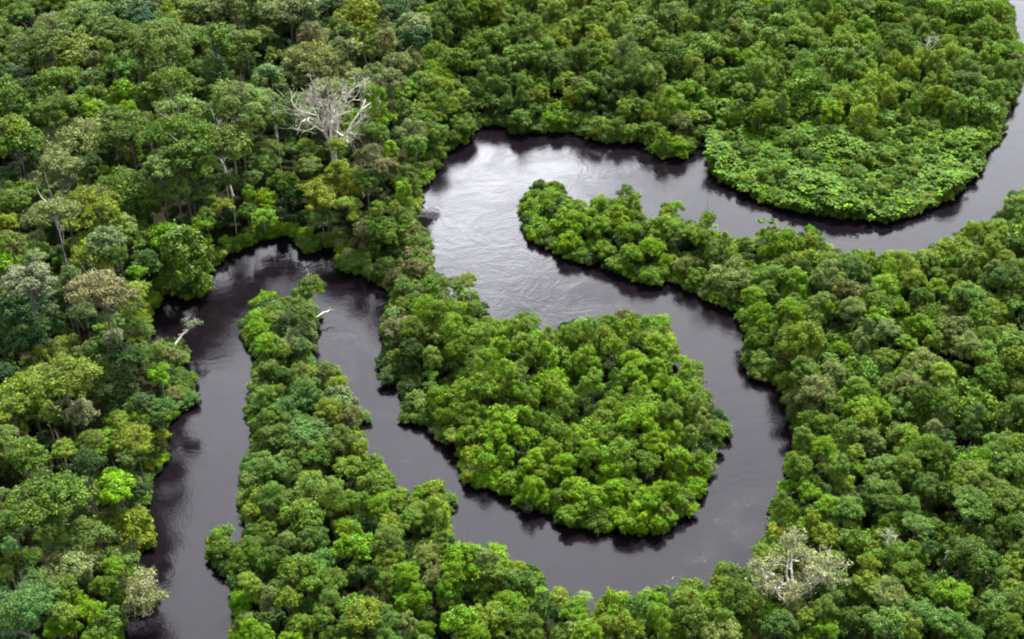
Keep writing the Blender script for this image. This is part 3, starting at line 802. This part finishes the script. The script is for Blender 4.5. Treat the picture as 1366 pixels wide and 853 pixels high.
def scatter(name, col, pos, rotz, scale, index, tint):
    me = bpy.data.meshes.new(name)
    me.vertices.add(len(pos)); me.vertices.foreach_set('co', np.asarray(pos, np.float32).ravel())
    for nm, ty, val, key in (('rot', 'FLOAT_VECTOR', rotz, 'vector'), ('size', 'FLOAT_VECTOR', scale, 'vector'), ('tint', 'FLOAT_COLOR', tint, 'color')):
        a = me.attributes.new(nm, ty, 'POINT'); a.data.foreach_set(key, np.asarray(val, np.float32).ravel())
    a = me.attributes.new('pick', 'INT', 'POINT'); a.data.foreach_set('value', np.asarray(index, np.int32))
    me.update()
    o = mesh_obj(name, me)
    gt = bpy.data.node_groups.new(name + '_plants', 'GeometryNodeTree')
    gt.interface.new_socket('Geometry', in_out='INPUT', socket_type='NodeSocketGeometry')
    gt.interface.new_socket('Geometry', in_out='OUTPUT', socket_type='NodeSocketGeometry')
    N_, L_ = gt.nodes, gt.links
    gi, go = N_.new('NodeGroupInput'), N_.new('NodeGroupOutput')
    ci = N_.new('GeometryNodeCollectionInfo'); ci.inputs['Collection'].default_value = col
    ci.inputs['Separate Children'].default_value = True; ci.inputs['Reset Children'].default_value = True
    ip = N_.new('GeometryNodeInstanceOnPoints'); ip.inputs['Pick Instance'].default_value = True

    def attr(nm, ty):
        n_ = N_.new('GeometryNodeInputNamedAttribute'); n_.data_type = ty; n_.inputs['Name'].default_value = nm
        return n_.outputs['Attribute']
    L_.new(gi.outputs[0], ip.inputs['Points']); L_.new(ci.outputs[0], ip.inputs['Instance'])
    L_.new(attr('pick', 'INT'), ip.inputs['Instance Index'])
    L_.new(attr('rot', 'FLOAT_VECTOR'), ip.inputs['Rotation'])
    L_.new(attr('size', 'FLOAT_VECTOR'), ip.inputs['Scale'])
    L_.new(ip.outputs[0], go.inputs[0])
    md = o.modifiers.new('plants', 'NODES'); md.node_group = gt
    o['kind'] = 'stuff'
    return o


tree_kinds = ['mound', 'dome', 'spread', 'tower', 'narrow', 'airy']
START, meshes = {}, []
for k in tree_kinds:
    START[k] = len(meshes)
    meshes += [p_['whole'] for p_ in PROTO[k]]
COL_T = proto_collection('forest_plant', meshes)
COL_B = proto_collection('bush_plant', [p_['whole'] for p_ in PROTO['bush']])
COL_S = proto_collection('shrub_plant', [rosette_mesh() for _ in range(6)])


# ------------------------------------------------------------------ labelled individual trees
LAND = [  # what one can find in the photo, and how a label names it
    (440, 160, 'the big bare white tree'), (300, 180, 'the small twiggy crown'), (248, 450, 'the white leaning trunk'),
    (1058, 765, 'the pale white-limbed tree'), (1237, 62, 'the white snag'), (612, 380, 'the slim neck trees'),
    (416, 385, 'the lone spit-tip tree'), (135, 387, 'the silvery flat crown'), (213, 502, 'the vivid lime bank tree'),
    (108, 556, 'the ash-grey crown'), (155, 654, 'the left bank lime dome'), (184, 775, 'the white-barked bank tree'),
    (1120, 235, 'the shrub-covered point'), (885, 28, 'the dark vine tower'), (895, 145, 'the bright bank tree'),
    (1346, 292, 'the bluish riverside tree'), (1225, 707, 'the cool-green dome inland'), (1262, 750, 'the broken pale trunk'),
    (1245, 572, 'the pale slender crown'), (725, 255, 'the upper spit tip'), (300, 735, 'the bush in the left channel'),
    (830, 690, 'the headland foot'), (800, 480, 'the headland crest'), (965, 575, 'the headland bulge'), (580, 660, 'the yellowish bend tree'),
    (800, 815, 'the bend palms'), (40, 60, 'the top left corner'), (60, 250, 'the left edge gap'), (40, 830, 'the bottom left corner'),
    (1340, 830, 'the bottom right corner'), (450, 800, 'the bottom edge'), (600, 40, 'the top edge'), (1120, 400, 'the bend top'),
    (1150, 520, 'the bend outer bank'), (1320, 480, 'the right edge'), (420, 560, 'the cool-green spit stand'), (330, 300, 'the dark cove'),
    (540, 330, 'the brown-tinged neck'), (180, 130, 'the dark forest gap'), (660, 520, 'the headland hollow'), (1040, 90, 'the vine-hung slope'),
]
NAMES = {'bush': 'riverside_bush'}


def rel(px, py, lx, ly):
    dx, dy = px - lx, py - ly
    if math.hypot(dx, dy) < 26:
        return 'close to'
    if abs(dx) > abs(dy) * 1.3:
        return 'right of' if dx > 0 else 'left of'
    return 'in front of' if dy > 0 else 'behind'


def visible(t):
    return -5 < t['px'] < W0 + 5 and -5 < t['py'] < H0 + 5


order = sorted([t for t in TREES if visible(t)], key=lambda t: -t['w'] * (1.25 if t['tall'] else 1) - (100 if (t['tall'] or t['pale'] or t['col'] in 'Lp') else 0))
bushes = [t for t in order if t['kind'] == 'bush']
solo = [t for t in order if t['kind'] != 'bush'][:292] + bushes
ids = {id(t) for t in solo}
REST = [t for t in TREES if id(t) not in ids]

ws = np.array([t['w'] for t in solo])
for t in solo:
    d2 = [(math.hypot(t['px'] - a, t['py'] - b), a, b, n) for a, b, n in LAND]
    d, a, b, n = min(d2)
    size = 'large' if t['w'] > 50 else ('small' if t['w'] < 36 else 'medium')
    noun = 'bush' if t['kind'] == 'bush' else 'tree'
    form = FORM[t['kind']].replace(' bushy', '')
    if t['tall']:
        form = 'slim tall'
    edge = near_value(t['x'], t['y']) < 0.8
    t['base'] = f"{size} {COLOUR[t['col']]} {form} {noun} {'on the bank ' if edge else ''}{rel(t['px'], t['py'], a, b)} {n}"
    t['lm'] = d
groups = {}
for t in solo:
    groups.setdefault(t['base'], []).append(t)
ORD = ['nearest it', 'second nearest', 'third nearest', 'fourth nearest', 'fifth nearest', 'sixth nearest', 'seventh nearest', 'eighth nearest']
for bname, g_ in groups.items():
    if len(g_) == 1:
        g_[0]['label'] = bname
    else:
        for i, t in enumerate(sorted(g_, key=lambda t: t['lm'])):
            t['label'] = bname + ', ' + ORD[min(i, 7)]

cnt = {}
for t in solo:
    k = t['kind']
    i = cnt.get(k, 0); cnt[k] = i + 1
    pr = PROTO[k][i % len(PROTO[k])]
    z0 = float(ground_z(t['x'], t['y'])) - 0.2
    e = link(bpy.data.objects.new(NAMES.get(k, 'rainforest_tree'), None))
    e.empty_display_size = 1.0
    e.location = (t['x'], t['y'], z0)
    rz = rng.random() * 6.283
    e['label'] = t['label']
    e['category'] = 'bush' if k == 'bush' else 'tree'
    e['group'] = 'bushes along the river banks' if k == 'bush' else 'rainforest trees'
    c = mesh_obj('crown', pr['crown'], e)
    c.location = (0, 0, t['zc'] - z0); c.scale = (t['r'], t['r'], t['r'] * rng.uniform(0.9, 1.1)); c.rotation_euler = (rng.normal() * 0.06, rng.normal() * 0.06, rz)
    c['tint'] = [float(q) for q in t['tint']]
    tr = mesh_obj('trunk', pr['pale'] if t['pale'] else pr['trunk'], e)
    base = 1.6 if k == 'tower' else (0.5 if k == 'bush' else 1.0)
    hgt = max(t['zc'] - z0, 0.3)
    tr.location = (0, 0, hgt); tr.rotation_euler = (0, 0, rz)
    sr = t['r'] * (0.6 if t['pale'] else 1.0)
    tr.scale = (sr, sr, hgt / base)

# bulk forest
allf = FILL + [t for t in REST if t['kind'] != 'bush']
pos = [(t['x'], t['y'], t['zc']) for t in allf]
pick = [START[t['kind']] + int(rng.integers(len(PROTO[t['kind']]))) for t in allf]
size = [(t['r'], t['r'], t['r'] * rng.uniform(0.9, 1.15)) for t in allf]
fo = scatter('forest', COL_T, pos, [(0, 0, rng.random() * 6.283) for _ in allf], size, pick, [(*t['tint'], 1) for t in allf])
fo['label'] = 'dense rainforest filling the land between the larger crowns'
allb = BUSH + [t for t in REST if t['kind'] == 'bush']
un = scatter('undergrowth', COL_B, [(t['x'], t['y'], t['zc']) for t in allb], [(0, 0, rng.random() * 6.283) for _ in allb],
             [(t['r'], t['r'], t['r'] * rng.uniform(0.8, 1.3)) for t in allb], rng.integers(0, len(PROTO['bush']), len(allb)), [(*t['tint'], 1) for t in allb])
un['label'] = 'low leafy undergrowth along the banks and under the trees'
sh = scatter('shrubbery', COL_S, SHRUB, [(0, 0, rng.random() * 6.283) for _ in SHRUB], [(q, q, q) for q in rng.uniform(1.15, 2.1, len(SHRUB))],
             rng.integers(0, 6, len(SHRUB)), [(*jitter((0.050, 0.114, 0.007), 0.26), 1) for _ in SHRUB])
sh['label'] = 'broad-leaved green shrubs matting the point inside the upper bend'


# ------------------------------------------------------------------ bare and pale-limbed trees, one by one
def branching(p, d, ln, rad, depth, out_l, out_t, spread=0.62, lift=0.12, env=None):
    n = 4
    pts = [p]
    dd = d
    for i in range(n):
        dd = unit(dd + rng.normal(size=3) * 0.13 + np.array([0, 0, lift * 0.3]))
        pts.append(pts[-1] + dd * ln / n)
    pts = np.array(pts)
    rr_ = np.linspace(rad, rad * 0.62, n + 1)
    (out_l if depth > 2 else out_t).append(tube(pts, rr_, 5 if depth > 2 else 3))
    if depth == 0:
        return
    k = 3 if rng.random() < 0.55 else 2
    if depth <= 2:
        k += 1
    for i in range(k):
        s = pts[-1] if i < 2 else pts[int(rng.integers(2, n))]
        nd = unit(dd + rng.normal(size=3) * spread + np.array([0, 0, lift]))
        branching(s, nd, ln * rng.uniform(0.62, 0.86), rad * rng.uniform(0.5, 0.68), depth - 1, out_l, out_t, spread, lift)


def bare_tree(name, label, px, py_base_z, first, limbs, depth, rad, twig_mat, bark, leaves=None, tint=None, spread=0.62, lift=0.10):
    """px, z: crown centre pixel and height; first: height where limbs leave the trunk; limbs: list of direction, length"""
    (cx, cy), zc = px, py_base_z
    x, y, _ = ground(cx, cy, zc)
    x, y = float(x), float(y)
    z0 = float(ground_z(x, y)) - 0.2
    e = link(bpy.data.objects.new(name, None)); e.location = (x, y, z0)
    e['label'] = label; e['category'] = 'tree'
    big, twig = [], []
    s = np.linspace(0, 1, 6)
    tp = np.stack([0.5 * np.sin(s * 2.5), 0.3 * np.sin(s * 3), first * s], -1)
    big.append(tube(tp, rad * (1.25 - 0.45 * s), 8))
    tips = []
    for d, ln in limbs:
        branching(tp[-1] - np.array([0, 0, rng.uniform(0, 0.12) * first]), unit(np.array(d, float)), ln, rad * 0.6, depth, big, twig, spread, lift)
    v, f = join(big)
    v2, f2 = join(twig)
    if not leaves:
        v, f = join(big + twig)
    if leaves:
        ends = np.array([q[0][-1] for q in twig])
        ends = ends[rng.permutation(len(ends))[:leaves]]
        v3, f3, tone = clump_leaves(ends, rng.uniform(0.5, 1.1, len(ends)), 26, 0.22, 0.7, 0.3, 0.7)
        c = mesh_obj('crown', quads(name + '_crown', v3, f3, (M_LEAF,), tone=tone), e)
        c['tint'] = list(tint)
    mesh_obj('trunk', quads(name + '_trunk', v, f, (bark,), smooth=True), e)
    if leaves:
        mesh_obj('twigs', quads(name + '_twigs', v2, f2, (twig_mat,)), e)
    return e


def fan(n, out=1.0, up=0.7, ln=5.0):
    return [((math.cos(i * 6.283 / n + rng.normal() * 0.25) * out, math.sin(i * 6.283 / n + rng.normal() * 0.25) * out, up + rng.normal() * 0.15), ln * rng.uniform(0.85, 1.15)) for i in range(n)]


bare_tree('bare_tree', 'big bare white tree with a wide twiggy crown above the bend', (440, 176), 17.5, 12.0, fan(7, 0.7, 0.95, 6.6), 5, 0.85, M_TWIG, M_PALE, 40, (0.15, 0.165, 0.09), 0.5)
bare_tree('bare_tree', 'small grey twiggy crown among olive trees in the far forest', (304, 160), 22.0, 18.0, fan(4, 0.8, 0.7, 2.4), 4, 0.22, M_TWIG, M_TWIG)
bare_tree('bare_tree', 'slender white leafless snag among vines in the upper right', (1237, 62), 13.0, 11.0, fan(4, 0.7, 1.0, 2.4), 3, 0.13, M_TWIG, M_PALE)
bare_tree('pale_tree', 'large pale tree with white forking limbs beside the lower right bend', (1056, 762), 13.0, 8.0, fan(6, 0.9, 0.7, 3.5), 5, 0.50, M_TWIG, M_PALE, 260, (0.16, 0.18, 0.085))
bare_tree('pale_tree', 'white-barked bank tree with a thin pale crown on the left channel', (181, 778), 8.5, 4.5, fan(5, 0.8, 0.6, 2.2), 4, 0.22, M_PALE, M_PALE, 130, (0.16, 0.18, 0.08))
bare_tree('bare_tree', 'small brown leafless tree beside the cool-green dome inland', (1186, 713), 11.5, 9.0, fan(4, 0.6, 0.8, 1.6), 3, 0.14, M_TWIG, M_TWIG)


def line_tree(name, label, a, za, b, zb, ra, rb, tuft=0.0, tint=None, bark=None, limbs=0):
    """a trunk seen from pixel a (height za) to pixel b (height zb), bent a little"""
    xa, ya, _ = ground(*a, za); xb, yb, _ = ground(*b, zb)
    p0, p1 = np.array([float(xa), float(ya), za]), np.array([float(xb), float(yb), zb])
    e = link(bpy.data.objects.new(name, None)); e.location = p0
    e['label'] = label; e['category'] = 'tree'
    q = np.linspace(0, 1, 7)[:, None]
    pts = (p1 - p0) * q + np.array([0, 0, 0.4]) * np.sin(q * 3.14159)
    pts[1:-1] += rng.normal(size=(5, 3)) * 0.12
    parts = [tube(pts, np.linspace(ra, rb, 7), 6)]
    for i in range(limbs):
        s = pts[int(rng.integers(4, 7))]
        parts.append(tube(np.array([s, s + unit(rng.normal(size=3) + np.array([0, 0, 0.6])) * 1.3]), [rb * 0.6, rb * 0.2], 4))
    v, f = join(parts)
    mesh_obj('trunk', quads(name + '_trunk', v, f, (bark or M_PALE,), smooth=True), e)
    if tuft:
        cc = rng.normal(size=(9, 3)) * tuft * 0.45 + (p1 - p0)
        v, f, tone = clump_leaves(cc, rng.uniform(0.3, 0.5, 9) * tuft, 60, 0.2, 0.8)
        c = mesh_obj('crown', quads(name + '_crown', v, f, (M_LEAF,), tone=tone), e); c['tint'] = list(tint)
    return e


line_tree('leaning_tree', 'white trunk leaning out over the left channel with a small pale tuft', (222, 476), 2.0, (256, 434), 6.5, 0.32, 0.2, 2.0, (0.14, 0.17, 0.10), None, 3)
line_tree('fallen_branch', 'white dead branch jutting over water from the spit tip', (416, 428), 1.5, (441, 413), 2.6, 0.24, 0.12, 0, None, None, 3)
line_tree('broken_snag', 'pale broken trunk rising from low trees at the right', (1258, 762), 7.0, (1265, 735), 13.0, 0.28, 0.22)
line_tree('leaning_tree', 'white bent trunk leaning among trees behind the neck', (486, 262), 10.0, (469, 238), 16.0, 0.3, 0.18)
line_tree('dead_tree', 'tall thin white trunk curving in front of the dark far forest', (311, 262), 5.0, (285, 188), 19.0, 0.3, 0.2, 0, None, None, 2)

pc, pt = palm_meshes()
for i, (px, py, lab) in enumerate([(730, 800, 'young palm at the water of the lower bend, leftmost of the palms'), (779, 797, 'pale-fronded palm touching the open water on the lower bend'),
                                   (810, 819, 'palm right of the centre of the lower bend clump'), (777, 829, 'palm with drooping fronds in the middle of the lower bend clump'),
                                   (762, 838, 'low palm closest to the bottom edge below the bend')]):
    x, y, _ = ground(px, py, 6.0)
    e = link(bpy.data.objects.new('palm_tree', None)); e.location = (float(x), float(y), 0.2); e.rotation_euler = (0, 0, i * 1.3)
    e['label'] = lab; e['category'] = 'palm'; e['group'] = 'palms by the lower bend'
    c = mesh_obj('crown', pc, e); c.location = (0, 0, 6.0); c.scale = (0.72, 0.72, 0.72); c['tint'] = list(jitter((0.070, 0.125, 0.028)))
    mesh_obj('trunk', pt, e)

# ------------------------------------------------------------------ sky, sun
SUN_EL, SUN_AZ = R(58), R(25)         # azimuth from +Y (straight ahead) towards +X
sun_d = bpy.data.lights.new('sun', 'SUN'); sun_d.energy = 4.3; sun_d.angle = R(4); sun_d.color = (1.0, 0.95, 0.86)
sun = link(bpy.data.objects.new('sun', sun_d))
sun.rotation_euler = (R(90) - SUN_EL, 0, -SUN_AZ + math.pi)
world = bpy.data.worlds.new("World"); bpy.context.scene.world = world; world.use_nodes = True
N, L = world.node_tree.nodes, world.node_tree.links
N.clear()
out = N.new('ShaderNodeOutputWorld'); bg = N.new('ShaderNodeBackground'); bg.inputs['Strength'].default_value = 0.10
sky = N.new('ShaderNodeTexSky'); sky.sky_type = 'NISHITA'; sky.sun_disc = False; sky.sun_elevation = SUN_EL; sky.sun_rotation = SUN_AZ
tc = N.new('ShaderNodeTexCoord')
n1 = N.new('ShaderNodeTexNoise'); n1.inputs['Scale'].default_value = 6.5; n1.inputs['Detail'].default_value = 7; n1.inputs['Roughness'].default_value = 0.55
L.new(tc.outputs['Generated'], n1.inputs['Vector'])
# the bright break in the cloud that the upper bend mirrors
bd = (math.sin(R(-1.5)) * math.cos(R(28.2)), math.cos(R(-1.5)) * math.cos(R(28.2)), math.sin(R(28.2)))
dot = N.new('ShaderNodeVectorMath'); dot.operation = 'DOT_PRODUCT'; dot.inputs[1].default_value = bd
nrm = N.new('ShaderNodeVectorMath'); nrm.operation = 'NORMALIZE'; L.new(tc.outputs['Generated'], nrm.inputs[0]); L.new(nrm.outputs[0], dot.inputs[0])
blob = N.new('ShaderNodeMapRange'); blob.interpolation_type = 'SMOOTHERSTEP'
blob.inputs['From Min'].default_value = math.cos(R(6.8)); blob.inputs['From Max'].default_value = math.cos(R(1.5)); blob.inputs['To Max'].default_value = 1.0
L.new(dot.outputs['Value'], blob.inputs['Value'])
mul = N.new('ShaderNodeMath'); mul.operation = 'MULTIPLY_ADD'; mul.inputs[1].default_value = 0.9; mul.inputs[2].default_value = 0.5
L.new(n1.outputs['Fac'], mul.inputs[0])
mul2 = N.new('ShaderNodeMath'); mul2.operation = 'MULTIPLY'; L.new(blob.outputs[0], mul2.inputs[0]); L.new(mul.outputs[0], mul2.inputs[1])
base = N.new('ShaderNodeMapRange'); base.inputs['From Min'].default_value = 0.25; base.inputs['From Max'].default_value = 0.75
base.inputs['To Min'].default_value = 3.0; base.inputs['To Max'].default_value = 5.5
L.new(n1.outputs['Fac'], base.inputs['Value'])
fd = (math.sin(R(8)) * math.cos(R(36)), math.cos(R(8)) * math.cos(R(36)), math.sin(R(36)))
fdot = N.new('ShaderNodeVectorMath'); fdot.operation = 'DOT_PRODUCT'; fdot.inputs[1].default_value = fd; L.new(nrm.outputs[0], fdot.inputs[0])
fwd = N.new('ShaderNodeMapRange'); fwd.interpolation_type = 'SMOOTHSTEP'; fwd.inputs['From Min'].default_value = 0.45; fwd.inputs['From Max'].default_value = 0.95
fwd.inputs['To Min'].default_value = 1.0; fwd.inputs['To Max'].default_value = 3.9; L.new(fdot.outputs['Value'], fwd.inputs['Value'])
bf = N.new('ShaderNodeMath'); bf.operation = 'MULTIPLY'; L.new(base.outputs[0], bf.inputs[0]); L.new(fwd.outputs[0], bf.inputs[1])
tot = N.new('ShaderNodeMath'); tot.operation = 'MULTIPLY_ADD'; tot.inputs[1].default_value = 34.0
L.new(mul2.outputs[0], tot.inputs[0]); L.new(bf.outputs[0], tot.inputs[2])
cl = N.new('ShaderNodeVectorMath'); cl.operation = 'SCALE'; cl.inputs[0].default_value = (0.96, 0.975, 1.05); L.new(tot.outputs[0], cl.inputs['Scale'])
mix = N.new('ShaderNodeMix'); mix.data_type = 'RGBA'; mix.inputs[0].default_value = 0.93
L.new(sky.outputs[0], mix.inputs[6]); L.new(cl.outputs[0], mix.inputs[7]); L.new(mix.outputs[2], bg.inputs['Color']); L.new(bg.outputs[0], out.inputs['Surface'])

sc = bpy.context.scene
sc.render.engine = 'CYCLES'
sc.view_settings.view_transform = 'Standard'; sc.view_settings.look = 'None'
sc.view_settings.exposure = 1.82; sc.view_settings.gamma = 1
sc.view_settings.use_curve_mapping = False
sc.cycles.filter_width = 2.0
sc.cycles.max_bounces = 5; sc.cycles.diffuse_bounces = 3; sc.cycles.glossy_bounces = 2; sc.cycles.transmission_bounces = 3
print('TREES', len(TREES), 'solo', len(solo), 'fill', len(FILL), 'bush', len(BUSH), 'shrub', len(SHRUB), 'dup', len(solo) - len({t['label'] for t in solo}))
